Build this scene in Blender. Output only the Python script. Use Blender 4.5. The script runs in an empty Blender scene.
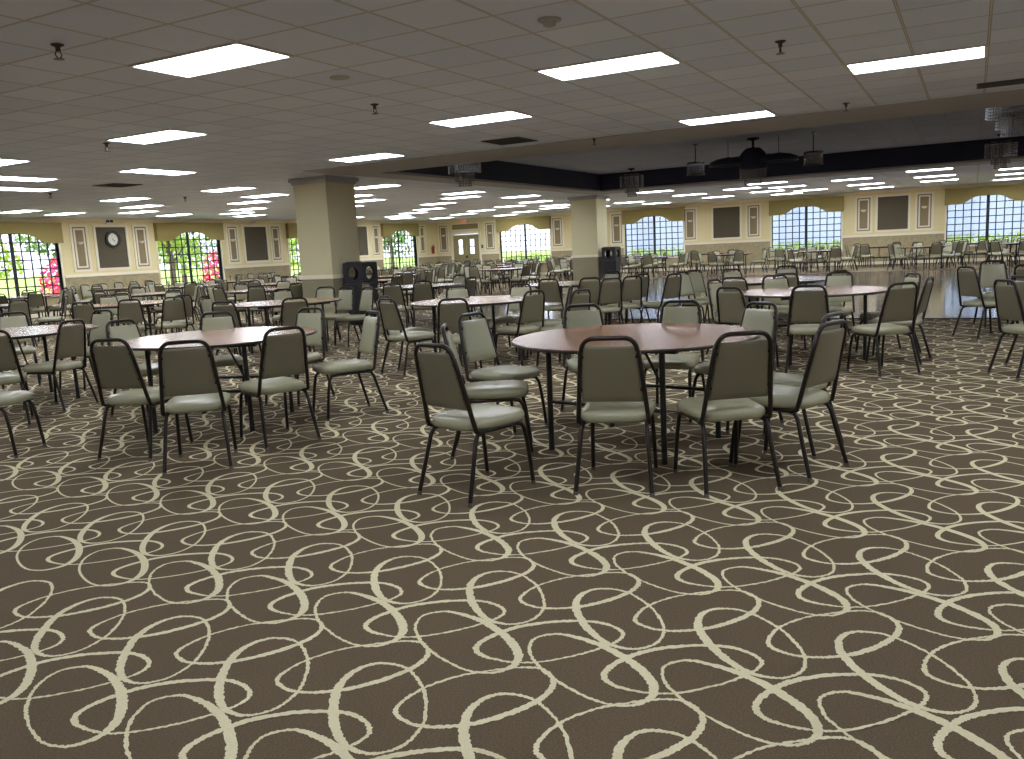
import bpy, math, random
from mathutils import Vector, Matrix

random.seed(7)
C = bpy.context.scene.collection
PI = math.pi
T = 0.6096                       # ceiling tile
CZ = 3.0                         # ceiling height
XW, YW = 38.0, 25.07             # far wall, left wall
X0, Y0 = -10.0, -15.0              # wall behind the camera, right wall
CX0, CX1, CY0, CY1, CTOP = 13.8, 25.05, -1.7, 10.3, 3.53   # raised ceiling bay
DX0, DX1, DY0, DY1 = 14.55, 30.8, -1.7, 10.3               # dance floor
EYE = 1.4
TZ, TR = 0.765, 0.84             # table height and radius

# ------------------------------------------------------------------ camera
FPX, YAW, PITCH, ROLL = 841.5, math.radians(28.82), math.radians(8.88), math.radians(-2.8)
f0 = Vector((math.cos(YAW), math.sin(YAW), 0)); r0 = Vector((math.sin(YAW), -math.cos(YAW), 0)); zz = Vector((0, 0, 1))
fw = math.cos(PITCH) * f0 - math.sin(PITCH) * zz
up0 = math.cos(PITCH) * zz + math.sin(PITCH) * f0
rt = math.cos(ROLL) * r0 + math.sin(ROLL) * up0
up = -math.sin(ROLL) * r0 + math.cos(ROLL) * up0
cam_d = bpy.data.cameras.new('camera'); cam = bpy.data.objects.new('camera', cam_d); C.objects.link(cam)
cam_d.sensor_width = 36; cam_d.lens = FPX / 1024 * 36; cam_d.clip_start = 0.05; cam_d.clip_end = 600
cam.matrix_world = Matrix(((rt.x, up.x, -fw.x, 0), (rt.y, up.y, -fw.y, 0), (rt.z, up.z, -fw.z, EYE), (0, 0, 0, 1)))
bpy.context.scene.camera = cam

def spot(px, py, z):
    """where a point seen at (px, py) in the photograph stands, at height z"""
    d = fw * FPX + rt * (px - 512) + up * (379.5 - py)
    t = (z - EYE) / d.z
    return d.x * t, d.y * t

# ------------------------------------------------------------------ materials
def lin(c): return tuple(((v / 255 + 0.055) / 1.055) ** 2.4 if v > 10 else v / 255 / 12.92 for v in c) + (1,)

def mat(name, col, rough=0.6, metal=0.0, spec=0.5, noise=None, bump=None, coat=0.0):
    m = bpy.data.materials.new(name); m.use_nodes = True
    nt = m.node_tree; b = nt.nodes['Principled BSDF']
    c = lin(col)
    b.inputs['Base Color'].default_value = c; b.inputs['Roughness'].default_value = rough
    b.inputs['Metallic'].default_value = metal; b.inputs['Specular IOR Level'].default_value = spec
    if coat: b.inputs['Coat Weight'].default_value = coat; b.inputs['Coat Roughness'].default_value = 0.15
    if noise or bump:
        tc = nt.nodes.new('ShaderNodeTexCoord'); n = nt.nodes.new('ShaderNodeTexNoise')
        nt.links.new(tc.outputs['Object'], n.inputs['Vector'])
        if noise:
            sc, amt = noise; n.inputs['Scale'].default_value = sc; n.inputs['Detail'].default_value = 4
            r = nt.nodes.new('ShaderNodeMix'); r.data_type = 'RGBA'
            r.inputs['A'].default_value = tuple(v * (1 - amt) for v in c[:3]) + (1,)
            r.inputs['B'].default_value = tuple(min(1, v * (1 + amt)) for v in c[:3]) + (1,)
            nt.links.new(n.outputs['Fac'], r.inputs['Factor']); nt.links.new(r.outputs['Result'], b.inputs['Base Color'])
        if bump:
            n2 = nt.nodes.new('ShaderNodeTexNoise'); n2.inputs['Scale'].default_value = bump[0]; n2.inputs['Detail'].default_value = 3
            nt.links.new(tc.outputs['Object'], n2.inputs['Vector'])
            bp = nt.nodes.new('ShaderNodeBump'); bp.inputs['Strength'].default_value = bump[1]; bp.inputs['Distance'].default_value = 0.004
            nt.links.new(n2.outputs['Fac'], bp.inputs['Height']); nt.links.new(bp.outputs['Normal'], b.inputs['Normal'])
    return m

def emit(name, col, s):
    m = bpy.data.materials.new(name); m.use_nodes = True; nt = m.node_tree
    b = nt.nodes['Principled BSDF']; b.inputs['Base Color'].default_value = lin(col)
    b.inputs['Emission Color'].default_value = lin(col); b.inputs['Emission Strength'].default_value = s
    return m

M = {}
M['vinyl_shaded'] = mat('shaded_olive_vinyl', (112, 106, 86), 0.4, noise=(60, .06), bump=(420, .12))  # same vinyl, with the shade on the backrest's rear put into its colour
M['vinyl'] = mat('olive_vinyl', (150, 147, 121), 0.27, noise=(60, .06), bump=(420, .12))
M['frame'] = mat('brown_black_enamel', (40, 33, 28), 0.32, 0.4)
M['glide'] = mat('chair_glide_metal', (112, 106, 100), 0.4, 0.8)
M['black'] = mat('black_enamel', (26, 25, 26), 0.45)
M['edge'] = mat('dark_table_edging', (34, 27, 24), 0.45)
M['fibre'] = mat('carpet_brown_fibre', (100, 86, 68), 0.95, spec=.1, noise=(150, .62), bump=(420, .9))
M['beige'] = mat('carpet_beige_fibre', (216, 206, 172), 0.95, spec=.1, noise=(190, .2), bump=(420, .8))
M['wall'] = mat('cream_wall_paint', (232, 217, 166), 0.7, noise=(3, .03))
M['trim'] = mat('ivory_trim_paint', (240, 230, 205), 0.5, noise=(8, .02))
M['panel'] = mat('taupe_panel_fabric', (146, 130, 98), 0.85, noise=(40, .08))
M['dark_panel'] = mat('dark_taupe_board', (92, 84, 66), 0.85, noise=(6, .06))
M['dado'] = mat('dado_covering', (170, 155, 120), 0.8, noise=(9, .35))
M['plaster'] = mat('ceiling_border_plaster', (180, 180, 182), 0.9, noise=(2, .03))
M['navy'] = mat('navy_paint', (52, 54, 80), 0.7, noise=(2, .1))
M['vent'] = mat('dark_vent_metal', (60, 56, 52), 0.6)
M['white'] = mat('white_enamel', (225, 225, 222), 0.5)
M['bar'] = mat('dark_window_metal', (24, 26, 40), 0.5)
M['valance'] = mat('gold_olive_valance_fabric', (160, 144, 90), 0.9, noise=(14, .07))
M['column'] = mat('column_paint', (214, 204, 166), 0.7, noise=(3, .03))
M['column_low'] = mat('column_dado_paint', (146, 138, 112), 0.75, noise=(6, .1))
M['bin'] = mat('black_bin_plastic', (28, 27, 36), 0.5)
M['clock_face'] = mat('clock_face', (232, 230, 214), 0.6)
M['door'] = mat('tan_door', (150, 140, 100), 0.55, noise=(10, .05))
M['red'] = mat('red_enamel', (150, 30, 28), 0.4)
M['lawn'] = mat('lawn_grass', (160, 190, 84), 0.9, noise=(1.5, .3))
M['leaf'] = mat('yellow_green_leaf', (176, 200, 70), 0.7, noise=(2, .35))
M['leaf2'] = mat('green_leaf', (112, 150, 66), 0.7, noise=(2, .35))
M['pink'] = mat('pink_blossom', (235, 60, 120), 0.7, noise=(3, .3))
M['bark'] = mat('bark', (90, 76, 62), 0.9, noise=(12, .3))
M['concrete'] = mat('pale_pavement', (205, 205, 208), 0.9, noise=(1, .08))
M['siding'] = mat('pale_blue_siding', (146, 152, 184), 0.8, noise=(2, .06))
M['roofing'] = mat('grey_roofing', (140, 146, 178), 0.9, noise=(3, .1))
M['lens'] = emit('fluorescent_diffuser', (240, 246, 255), 13.0)
M['exit'] = emit('exit_letters', (255, 60, 40), .6)

def laminate():
    m = bpy.data.materials.new('reddish_wood_laminate'); m.use_nodes = True; nt = m.node_tree; b = nt.nodes['Principled BSDF']
    tc = nt.nodes.new('ShaderNodeTexCoord'); mp = nt.nodes.new('ShaderNodeMapping'); mp.inputs['Scale'].default_value = (1.0, 26, 1)
    n = nt.nodes.new('ShaderNodeTexNoise'); n.inputs['Scale'].default_value = 4; n.inputs['Detail'].default_value = 6
    r = nt.nodes.new('ShaderNodeValToRGB')
    r.color_ramp.elements[0].position = .3; r.color_ramp.elements[0].color = lin((142, 100, 76))
    r.color_ramp.elements[1].position = .72; r.color_ramp.elements[1].color = lin((174, 132, 104))
    nt.links.new(tc.outputs['Object'], mp.inputs['Vector']); nt.links.new(mp.outputs['Vector'], n.inputs['Vector'])
    nt.links.new(n.outputs['Fac'], r.inputs['Fac']); nt.links.new(r.outputs['Color'], b.inputs['Base Color'])
    b.inputs['Roughness'].default_value = 0.17
    return m
M['laminate'] = laminate()

def ceiling_mat(name, k):
    m = bpy.data.materials.new(name); m.use_nodes = True; nt = m.node_tree; b = nt.nodes['Principled BSDF']
    tc = nt.nodes.new('ShaderNodeTexCoord'); sx = nt.nodes.new('ShaderNodeSeparateXYZ'); nt.links.new(tc.outputs['Object'], sx.inputs['Vector'])
    def mt(op, a, bb=None, c=None):
        n = nt.nodes.new('ShaderNodeMath'); n.operation = op
        for i, v in enumerate((a, bb, c)):
            if v is None: continue
            if isinstance(v, (int, float)): n.inputs[i].default_value = v
            else: nt.links.new(v, n.inputs[i])
        return n.outputs[0]
    ds, ids = [], []
    for ax, off in (('X', 4.797), ('Y', 4.812)):
        u = mt('DIVIDE', mt('SUBTRACT', sx.outputs[ax], off), T)
        fr = mt('FRACT', u); ids.append(mt('FLOOR', u))
        ds.append(mt('MULTIPLY', mt('MINIMUM', fr, mt('SUBTRACT', 1.0, fr)), T))
    d = mt('MINIMUM', ds[0], ds[1])
    bar = mt('LESS_THAN', d, 0.007); gap = mt('LESS_THAN', d, 0.0115)
    cb = nt.nodes.new('ShaderNodeCombineXYZ'); nt.links.new(ids[0], cb.inputs[0]); nt.links.new(ids[1], cb.inputs[1])
    wn = nt.nodes.new('ShaderNodeTexWhiteNoise'); wn.noise_dimensions = '2D'; nt.links.new(cb.outputs[0], wn.inputs['Vector'])
    r = nt.nodes.new('ShaderNodeValToRGB')
    r.color_ramp.elements[0].color = lin(tuple(v * k for v in (213, 224, 245))); r.color_ramp.elements[1].color = lin(tuple(v * k for v in (224, 234, 252)))
    nt.links.new(wn.outputs['Value'], r.inputs['Fac'])
    def mix(fac, a, col):
        x = nt.nodes.new('ShaderNodeMix'); x.data_type = 'RGBA'; nt.links.new(fac, x.inputs['Factor']); nt.links.new(a, x.inputs['A']); x.inputs['B'].default_value = lin(col)
        return x.outputs['Result']
    c = mix(gap, r.outputs['Color'], (150, 148, 148)); c = mix(bar, c, (206, 205, 206))
    nt.links.new(c, b.inputs['Base Color']); b.inputs['Roughness'].default_value = .9; b.inputs['Specular IOR Level'].default_value = .2
    return m
M['tile'] = ceiling_mat('acoustic_ceiling_tile', 1.0); M['shaded_tile'] = ceiling_mat('shaded_ceiling_tile', .88)  # second one: same tile, the bay's dimness painted into its colour

def parquet():
    m = bpy.data.materials.new('dance_floor_planks'); m.use_nodes = True; nt = m.node_tree; b = nt.nodes['Principled BSDF']
    tc = nt.nodes.new('ShaderNodeTexCoord'); mp = nt.nodes.new('ShaderNodeMapping'); mp.inputs['Rotation'].default_value = (0, 0, PI / 2)
    br = nt.nodes.new('ShaderNodeTexBrick'); br.inputs['Scale'].default_value = 1
    br.inputs['Brick Width'].default_value = 1.2; br.inputs['Row Height'].default_value = .28; br.inputs['Mortar Size'].default_value = .02
    br.inputs['Color1'].default_value = lin((140, 122, 108)); br.inputs['Color2'].default_value = lin((66, 54, 48)); br.inputs['Mortar'].default_value = lin((40, 34, 30))
    nt.links.new(tc.outputs['Object'], mp.inputs['Vector']); nt.links.new(mp.outputs['Vector'], br.inputs['Vector'])
    nt.links.new(br.outputs['Color'], b.inputs['Base Color']); b.inputs['Roughness'].default_value = .11; b.inputs['Specular IOR Level'].default_value = .35
    return m
M['planks'] = parquet()

def glassy(name, tint, k):
    m = bpy.data.materials.new(name); m.use_nodes = True; nt = m.node_tree; nt.nodes.clear()
    o = nt.nodes.new('ShaderNodeOutputMaterial'); a = nt.nodes.new('ShaderNodeBsdfTransparent'); g = nt.nodes.new('ShaderNodeBsdfGlossy')
    a.inputs['Color'].default_value = tint; g.inputs['Roughness'].default_value = .08
    x = nt.nodes.new('ShaderNodeMixShader'); x.inputs['Fac'].default_value = k
    nt.links.new(a.outputs[0], x.inputs[1]); nt.links.new(g.outputs[0], x.inputs[2]); nt.links.new(x.outputs[0], o.inputs['Surface'])
    return m
M['glass'] = glassy('window_glass', (.97, .98, 1, 1), .06)
M['crystal'] = glassy('cut_crystal', (.62, .62, .66, 1), .45)

# ------------------------------------------------------------------ mesh helpers
class MB:
    def __init__(s): s.v = []; s.f = []; s.m = []; s.sm = []
    def add(s, vs, fs, mi=0, smooth=False):
        o = len(s.v); s.v += [tuple(p) for p in vs]
        for q in fs: s.f.append(tuple(i + o for i in q)); s.m.append(mi); s.sm.append(smooth)
    def box(s, x0, x1, y0, y1, z0, z1, mi=0):
        v = [(x, y, z) for z in (z0, z1) for y in (y0, y1) for x in (x0, x1)]
        s.add(v, [(0, 2, 3, 1), (4, 5, 7, 6), (0, 1, 5, 4), (2, 6, 7, 3), (0, 4, 6, 2), (1, 3, 7, 5)], mi)
    def quad(s, a, b, c, d, mi=0): s.add([a, b, c, d], [(0, 1, 2, 3)], mi)
    def tube(s, pts, r, n=8, mi=0, cap=True, closed=False):
        pts = [Vector(p) for p in pts]; k = len(pts); rs = r if isinstance(r, (list, tuple)) else [r] * k
        prev = None; vs = []
        for i, p in enumerate(pts):
            a = pts[(i - 1) % k] if closed or i else p; b = pts[(i + 1) % k] if closed or i < k - 1 else p
            t = (b - a).normalized()
            if prev is None:
                h = Vector((0, 0, 1)) if abs(t.z) < .9 else Vector((1, 0, 0))
                nrm = (h - t * h.dot(t)).normalized()
            else: nrm = (prev - t * prev.dot(t)).normalized()
            prev = nrm; bi = t.cross(nrm)
            for j in range(n):
                an = 2 * PI * j / n; vs.append(p + (nrm * math.cos(an) + bi * math.sin(an)) * rs[i])
        fs = []
        for i in range(k if closed else k - 1):
            for j in range(n):
                a, b = i * n + j, i * n + (j + 1) % n; c = ((i + 1) % k) * n
                fs.append((a, b, c + (j + 1) % n, c + j))
        s.add(vs, fs, mi, True)
        if cap and not closed:
            s.add(vs[:n], [tuple(range(n - 1, -1, -1))], mi); s.add(vs[-n:], [tuple(range(n))], mi)
    def rings(s, rings, mi=0, smooth=True, cap0=True, cap1=True):
        n = len(rings[0]); vs = [p for r in rings for p in r]; fs = []
        for i in range(len(rings) - 1):
            for j in range(n): fs.append((i * n + j, i * n + (j + 1) % n, (i + 1) * n + (j + 1) % n, (i + 1) * n + j))
        s.add(vs, fs, mi, smooth)
        if cap0: s.add(rings[0], [tuple(range(n - 1, -1, -1))], mi)
        if cap1: s.add(rings[-1], [tuple(range(n))], mi, smooth)
    def lathe(s, prof, cx=0, cy=0, n=24, mi=0, smooth=True):
        s.rings([[(cx + r * math.cos(2 * PI * j / n), cy + r * math.sin(2 * PI * j / n), z) for j in range(n)] for r, z in prof], mi, smooth)
    def build(s, name, mats, parent=None):
        me = bpy.data.meshes.new(name); me.from_pydata(s.v, [], s.f)
        if not isinstance(mats, (list, tuple)): mats = [mats]
        for q in mats: me.materials.append(M[q])
        me.polygons.foreach_set('material_index', s.m); me.polygons.foreach_set('use_smooth', s.sm); me.update()
        o = bpy.data.objects.new(name, me); C.objects.link(o)
        if parent: o.parent = parent
        return o

def tag(o, label=None, cat=None, group=None, kind=None):
    if label: o['label'] = label
    if cat: o['category'] = cat
    if group: o['group'] = group
    if kind: o['kind'] = kind
    return o
def empty(name, loc, rz=0):
    o = bpy.data.objects.new(name, None); C.objects.link(o); o.location = loc; o.rotation_euler = (0, 0, rz); o.empty_display_size = .2
    return o
def copy_tree(o):
    kids = [k for k in bpy.data.objects if k.parent == o]
    return _copy(o, None, {o.name: kids})
def kids_of(o): return KIDS.setdefault(o.name, [k for k in bpy.data.objects if k.parent == o])
KIDS = {}
def _dup(o, parent):
    c = o.copy(); C.objects.link(c)
    if parent is not None: c.parent = parent
    for k in kids_of(o): _dup(k, c)
    return c
def dup(o, loc, rz, label, group=None):
    c = _dup(o, None); c.location = loc; c.rotation_euler = (0, 0, rz); c['label'] = label
    if group: c['group'] = group
    return c

# ------------------------------------------------------------------ floor with its woven scroll pattern
def px_zoom(pts): return [(*spot(400 + a / 3.2, 560 + b / 3.2, 0), w) for a, b, w in pts]
LOOPS = [px_zoom(p) for p in (
    [(50, 210, .012), (75, 178, .012), (140, 165, .015), (200, 175, .022), (262, 196, .029), (320, 230, .033), (362, 270, .034), (379, 305, .032), (367, 335, .025), (335, 352, .019), (290, 362, .014), (220, 355, .011), (150, 325, .011), (88, 283, .011), (58, 245, .012)],
    [(222, 100, .031), (232, 70, .028), (262, 48, .021), (310, 37, .016), (370, 42, .013), (412, 62, .012), (447, 95, .012), (462, 140, .012), (450, 170, .012), (420, 193, .012), (365, 206, .013), (310, 201, .018), (268, 182, .026), (236, 145, .032)],
    [(385, 130, .017), (402, 105, .014), (450, 80, .012), (520, 60, .011), (600, 48, .011), (680, 41, .012), (735, 46, .014), (764, 70, .019), (745, 97, .023), (690, 122, .025), (620, 142, .024), (560, 152, .02), (490, 156, .016), (428, 150, .015)],
    [(243, 285, .022), (265, 260, .023), (320, 234, .024), (380, 215, .024), (470, 201, .022), (570, 196, .02), (640, 202, .018), (695, 220, .016), (714, 242, .015), (690, 264, .013), (640, 284, .012), (560, 307, .011), (450, 327, .011), (370, 329, .011), (310, 320, .013), (262, 306, .018)])]
def smooth_loop(P, n):
    out = []; k = len(P)
    for i in range(n):
        t = i * k / n; j = int(t); u = t - j
        a, b, c, d = (P[(j + q - 1) % k] for q in range(4))
        out.append(tuple(.5 * (2 * b[q] + (c[q] - a[q]) * u + (2 * a[q] - 5 * b[q] + 4 * c[q] - d[q]) * u * u + (3 * b[q] - a[q] - 3 * c[q] + d[q]) * u ** 3) for q in range(3)))
    return out
fl = MB()
fl.quad((X0, Y0, 0), (XW, Y0, 0), (XW, YW, 0), (X0, YW, 0), 0)
LAX, LAY, LBX, LBY = .884, .03, -.0065, -.4912
fine = [smooth_loop(p, 190) for p in LOOPS]; mid = [smooth_loop(p, 32) for p in LOOPS]; coarse = [smooth_loop(p, 16) for p in LOOPS]
for i in range(-3, 42):
    for j in range(-56, 8):
        cx, cy = 2.4 + i * LAX + max(j, 0) * LBX, 1.6 + i * LAY + j * LBY
        if cx < .9 or cx > XW - .7 or cy < max(-.16 * cx - 1, Y0 + .5) or cy > min(1.95 * cx + 1, YW - .7): continue
        if DX0 - .1 < cx < DX1 and cy < DY1 + .1: continue
        d = math.hypot(cx, cy)
        for li, L in enumerate(fine if d < 4 else mid if d < 12 else coarse):
            n = len(L); vs = []; zl = .001 + .0003 * li + .00012 * (j % 2)
            for q in range(n):
                a, b, p = L[q - 1], L[(q + 1) % n], L[q]
                tx, ty = b[0] - a[0], b[1] - a[1]; l = math.hypot(tx, ty) or 1
                nx, ny = -ty / l * p[2] / 2, tx / l * p[2] / 2
                x, y = p[0] + i * LAX + max(j, 0) * LBX, p[1] + i * LAY + j * LBY
                if n > 100: e1, e2 = random.uniform(-.003, .003), random.uniform(-.003, .003); vs += [(x + nx - e1 * ty / l, y + ny + e1 * tx / l, zl), (x - nx - e2 * ty / l, y - ny + e2 * tx / l, zl)]
                else: vs += [(x + nx, y + ny, zl), (x - nx, y - ny, zl)]
            fl.add(vs, [(2 * q, 2 * q + 1, (2 * q + 3) % (2 * n), (2 * q + 2) % (2 * n)) for q in range(n)], 1)
tag(fl.build('floor', ['fibre', 'beige']), 'brown carpet floor woven with interlaced beige loops', 'floor', kind='structure')
b = MB(); b.box(DX0, DX1, DY0, DY1, 0, .012); b.box(DX0 - .05, DX0, DY0, DY1, 0, .016, 1); b.box(DX1, DX1 + .05, DY0, DY1, 0, .016, 1); b.box(DX0, DX1, DY1, DY1 + .05, 0, .016, 1)
tag(b.build('dance_floor', ['planks', 'edge']), 'glossy wooden plank dance floor set into the carpet', 'dance floor', kind='structure')

# ------------------------------------------------------------------ ceiling
b = MB()
BN, BL, BF = 12.3, 11.0, 26.2
for x0, x1, y0, y1 in ((X0, BN, Y0, YW), (BN, BF, BL, YW), (BF, XW, Y0, YW), (BN, BF, Y0, CY0 - .7)): b.box(x0, x1, y0, y1, CZ, CZ + .04)
tag(b.build('ceiling', 'tile'), 'suspended ceiling of square grey acoustic tiles', 'ceiling', kind='structure')
b = MB(); b.box(CX0, CX1, CY0, CY1, CTOP, CTOP + .04)
tag(b.build('ceiling_bay', 'shaded_tile'), 'raised tiled ceiling darkened by painted shade over the dance floor', 'ceiling', kind='structure')
b = MB()
for x0, x1, y0, y1 in ((BN, CX0, CY0 - .7, BL), (CX1, BF, CY0 - .7, BL), (CX0, CX1, CY1, BL), (CX0, CX1, CY0 - .7, CY0)): b.box(x0, x1, y0, y1, CZ - .012, CZ + .04)
tag(b.build('trim_1', 'plaster'), 'plain plaster border around the raised ceiling bay', 'ceiling border', kind='structure')
b = MB(); w = .05
b.box(CX0 - w, CX0, CY0, CY1, CZ + .04, CTOP + .04); b.box(CX1, CX1 + w, CY0, CY1, CZ + .04, CTOP + .04); b.box(CX0 - w, CX1 + w, CY1, CY1 + w, CZ + .04, CTOP + .04); b.box(CX0 - w, CX1 + w, CY0 - w, CY0, CZ + .04, CTOP + .04)
for x in (17.4, 20.6, 23.4): b.box(x, x + .35, CY1 - .012, CY1, CZ + .2, CZ + .4, 1)
tag(b.build('trim_2', ['navy', 'vent']), 'dark navy upright sides of the raised ceiling bay', 'ceiling bay side', kind='structure')

# ------------------------------------------------------------------ walls
FAR_WIN = [-.47, 6.28, 13.03, 19.8]              # window centres along the far wall (Y)
LEFT_WIN = [15.25, 21.75, 28.25, 34.7]           # along the left wall (X)
SILL, HEAD, HW = .65, 2.82, 1.42
def wall_run(b, axis, at, lo, hi, wins, mi=0, door=None, th=.2):
    def seg(a0, a1, z0, z1):
        if a1 - a0 < 1e-4: return
        if axis == 'x': b.box(at, at + th, a0, a1, z0, z1, 0)
        else: b.box(a0, a1, at, at + th, z0, z1, 0)
    cuts = sorted([(w - HW, w + HW, SILL, HEAD) for w in wins] + ([door] if door else []))
    p = lo
    for a0, a1, z0, z1 in cuts:
        seg(p, a0, 0, CZ); seg(a0, a1, 0, z0) if z0 > 0 else None; seg(a0, a1, z1, CZ); p = a1
    seg(p, hi, 0, CZ)
DOOR = (22.45, 24.05, 0, 2.22)
b = MB(); wall_run(b, 'x', XW, Y0, YW + .2, FAR_WIN, door=DOOR); tag(b.build('wall_back', 'wall'), 'cream far wall with four arched windows and the double doors', 'wall', kind='structure')
b = MB(); wall_run(b, 'y', YW, X0, XW, LEFT_WIN); tag(b.build('wall_left', 'wall'), 'cream wall with the round clock and four windows', 'wall', kind='structure')
b = MB(); b.box(X0, XW, Y0 - .2, Y0, 0, CZ); tag(b.build('wall_right', 'wall'), 'cream wall on the right side of the hall', 'wall', kind='structure')
b = MB(); b.box(X0 - .2, X0, Y0, YW, 0, CZ); tag(b.build('wall_front', 'wall'), 'cream wall behind the viewer', 'wall', kind='structure')

def far_box(b, y0, y1, z0, z1, d, mi=0, e=0): b.box(XW - d, XW - e, y0, y1, z0, z1, mi)
def left_box(b, x0, x1, z0, z1, d, mi=0, e=0): b.box(x0, x1, YW - d, YW - e, z0, z1, mi)
def runs(lo, hi, wins, pad=0, door=None):
    cuts = sorted([(w - HW - pad, w + HW + pad) for w in wins] + ([door] if door else [])); p = lo; out = []
    for a, c in cuts:
        if a - p > .01: out.append((p, a))
        p = max(p, c)
    if hi - p > .01: out.append((p, hi))
    return out
FR = runs(Y0, YW, FAR_WIN, .06, (22.33, 24.17)); LR = runs(X0, XW, LEFT_WIN, .06)
b = MB()
for a, c in FR:
    far_box(b, a, c, 0, 1.14, .012)
for a, c in runs(Y0, YW, FAR_WIN, .06, None): pass
for w in FAR_WIN: far_box(b, w - HW - .06, w + HW + .06, 0, SILL - .06, .012)
tag(b.build('trim_3', 'dado'), 'mottled taupe dado under the rail of the far wall', 'wall covering', kind='structure')
b = MB()
for a, c in LR: left_box(b, a, c, 0, 1.14, .012)
for w in LEFT_WIN: left_box(b, w - HW - .06, w + HW + .06, 0, SILL - .06, .012)
tag(b.build('trim_4', 'dado'), 'mottled taupe dado under the rail of the clock wall', 'wall covering', kind='structure')
b = MB()
for a, c in FR: far_box(b, a, c, 1.14, 1.21, .05); far_box(b, a, c, 1.21, 1.235, .03)
tag(b.build('trim_5', 'trim'), 'ivory chair rail along the far wall', 'chair rail', kind='structure')
b = MB()
for a, c in LR: left_box(b, a, c, 1.14, 1.21, .05); left_box(b, a, c, 1.21, 1.235, .03)
tag(b.build('trim_6', 'trim'), 'ivory chair rail along the clock wall', 'chair rail', kind='structure')
b = MB()
for a, c in ((Y0, 22.33), (24.17, YW)): far_box(b, a, c, 0, .12, .03)
tag(b.build('baseboard_back', 'trim'), 'ivory baseboard of the far wall', 'baseboard', kind='structure')
b = MB(); left_box(b, X0, XW, 0, .12, .03); tag(b.build('baseboard_left', 'trim'), 'ivory baseboard of the clock wall', 'baseboard', kind='structure')
b = MB(); b.box(XW - .05, XW, Y0, YW, 2.9, 2.96); b.box(XW - .09, XW, Y0, YW, 2.96, CZ); tag(b.build('trim_7', 'trim'), 'ivory crown moulding of the far wall', 'crown moulding', kind='structure')
b = MB(); b.box(X0, XW - .1, YW - .05, YW, 2.9, 2.96); b.box(X0, XW - .1, YW - .09, YW, 2.96, CZ); tag(b.build('trim_8', 'trim'), 'ivory crown moulding of the clock wall', 'crown moulding', kind='structure')

# ---- wall panels
def wall_obj(side, name, at, z, parent=None):
    """Empty on a wall; local +x runs along the wall, local -y points into the room"""
    e = empty(name, (XW, at, z) if side == 'far' else (at, YW, z), -PI / 2 if side == 'far' else 0)
    return e
def ring(b, x0, x1, z0, z1, w, d, mi=0, y=0):
    b.box(x0, x1, y - d, y, z0, z0 + w, mi); b.box(x0, x1, y - d, y, z1 - w, z1, mi)
    b.box(x0, x0 + w, y - d, y, z0 + w, z1 - w, mi); b.box(x1 - w, x1, y - d, y, z0 + w, z1 - w, mi)
def narrow_panel(side, at, label, w=.66):
    e = wall_obj(side, 'wall_panel', at, 1.31); tag(e, label, 'wall panel', 'narrow moulded wall panels with a sconce')
    h = w / 2
    b = MB(); b.box(-h + .03, h - .03, -.012, 0, .03, 1.46); b.build('field', 'panel', e)
    b = MB(); ring(b, -h, h, 0, 1.49, .075, .035); b.build('outer_moulding', 'trim', e)
    b = MB(); ring(b, -h + .12, h - .12, .12, 1.37, .055, .03); b.build('inner_moulding', 'trim', e)
    s = wall_obj(side, 'wall_sconce', at, 2.22); tag(s, label.replace('narrow taupe wall panel', 'ivory half bowl sconce on panel').replace(' the far wall', ' far wall').replace('of the clock wall', 'of clock wall'), 'wall sconce', 'half bowl wall sconces')
    b = MB(); n = 10
    b.rings([[(r * math.cos(PI * j / n - PI), -.013 + r * .8 * math.sin(PI * j / n - PI), z) for j in range(n + 1)] for r, z in ((.02, -.06), (.06, -.05), (.1, -.01), (.11, .03))], 0)
    b.build('shade', 'trim', s)
def big_panel(side, at, w, label):
    e = wall_obj(side, 'wall_board', at, 1.31); tag(e, label, 'wall panel', 'large dark wall boards in ivory frames')
    h = w / 2
    b = MB(); b.box(-h + .03, h - .03, -.014, 0, .03, 1.46); b.build('board', 'dark_panel', e)
    b = MB(); ring(b, -h, h, 0, 1.49, .085, .04); b.build('frame', 'trim', e)
NP = [('far', 1.75, 'narrow taupe wall panel beside the right end window of the far wall'), ('far', 4.0, 'narrow taupe wall panel just right of the second window from the right'),
      ('far', 8.47, 'narrow taupe wall panel just left of the second window from the right'), ('far', 11.3, 'narrow taupe wall panel just right of the window beside the right column'),
      ('far', 14.85, 'narrow taupe wall panel between the right column and its window'), ('far', 17.95, 'narrow taupe wall panel right of the window nearest the double doors'),
      ('far', 21.78, 'narrow taupe wall panel between the double doors and a window'), ('far', 24.6, 'narrow taupe wall panel between the double doors and the corner'),
      ('left', 36.65, 'narrow taupe wall panel in the corner by the fire extinguisher'), ('left', 32.77, 'narrow taupe wall panel left of the far end window of the clock wall'),
      ('left', 30.3, 'narrow taupe wall panel hidden behind the left column'),
      ('left', 26.1, 'narrow taupe wall panel just left of the left column'), ('left', 23.8, 'narrow taupe wall panel right of the window between clock and column'),
      ('left', 19.68, 'narrow taupe wall panel right of the clock'), ('left', 17.4, 'narrow taupe wall panel left of the clock')]
for s, a, l in NP: narrow_panel(s, a, l, .62 if s == 'left' else .66)
for s, a, w, l in [('far', 2.9, 1.3, 'dark framed wall board right of the second window from the right'), ('far', 9.65, 1.35, 'dark framed wall board left of the second window from the right'),
                   ('far', 16.4, 1.4, 'dark framed wall board half hidden by the right column'), ('left', 31.5, 1.35, 'dark framed wall board just right of the left column'),
                   ('left', 25.0, 1.35, 'dark framed wall board between the clock and the left column'), ('left', 18.54, 1.28, 'dark framed wall board that carries the round clock')]:
    big_panel(s, a, w, l)
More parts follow.
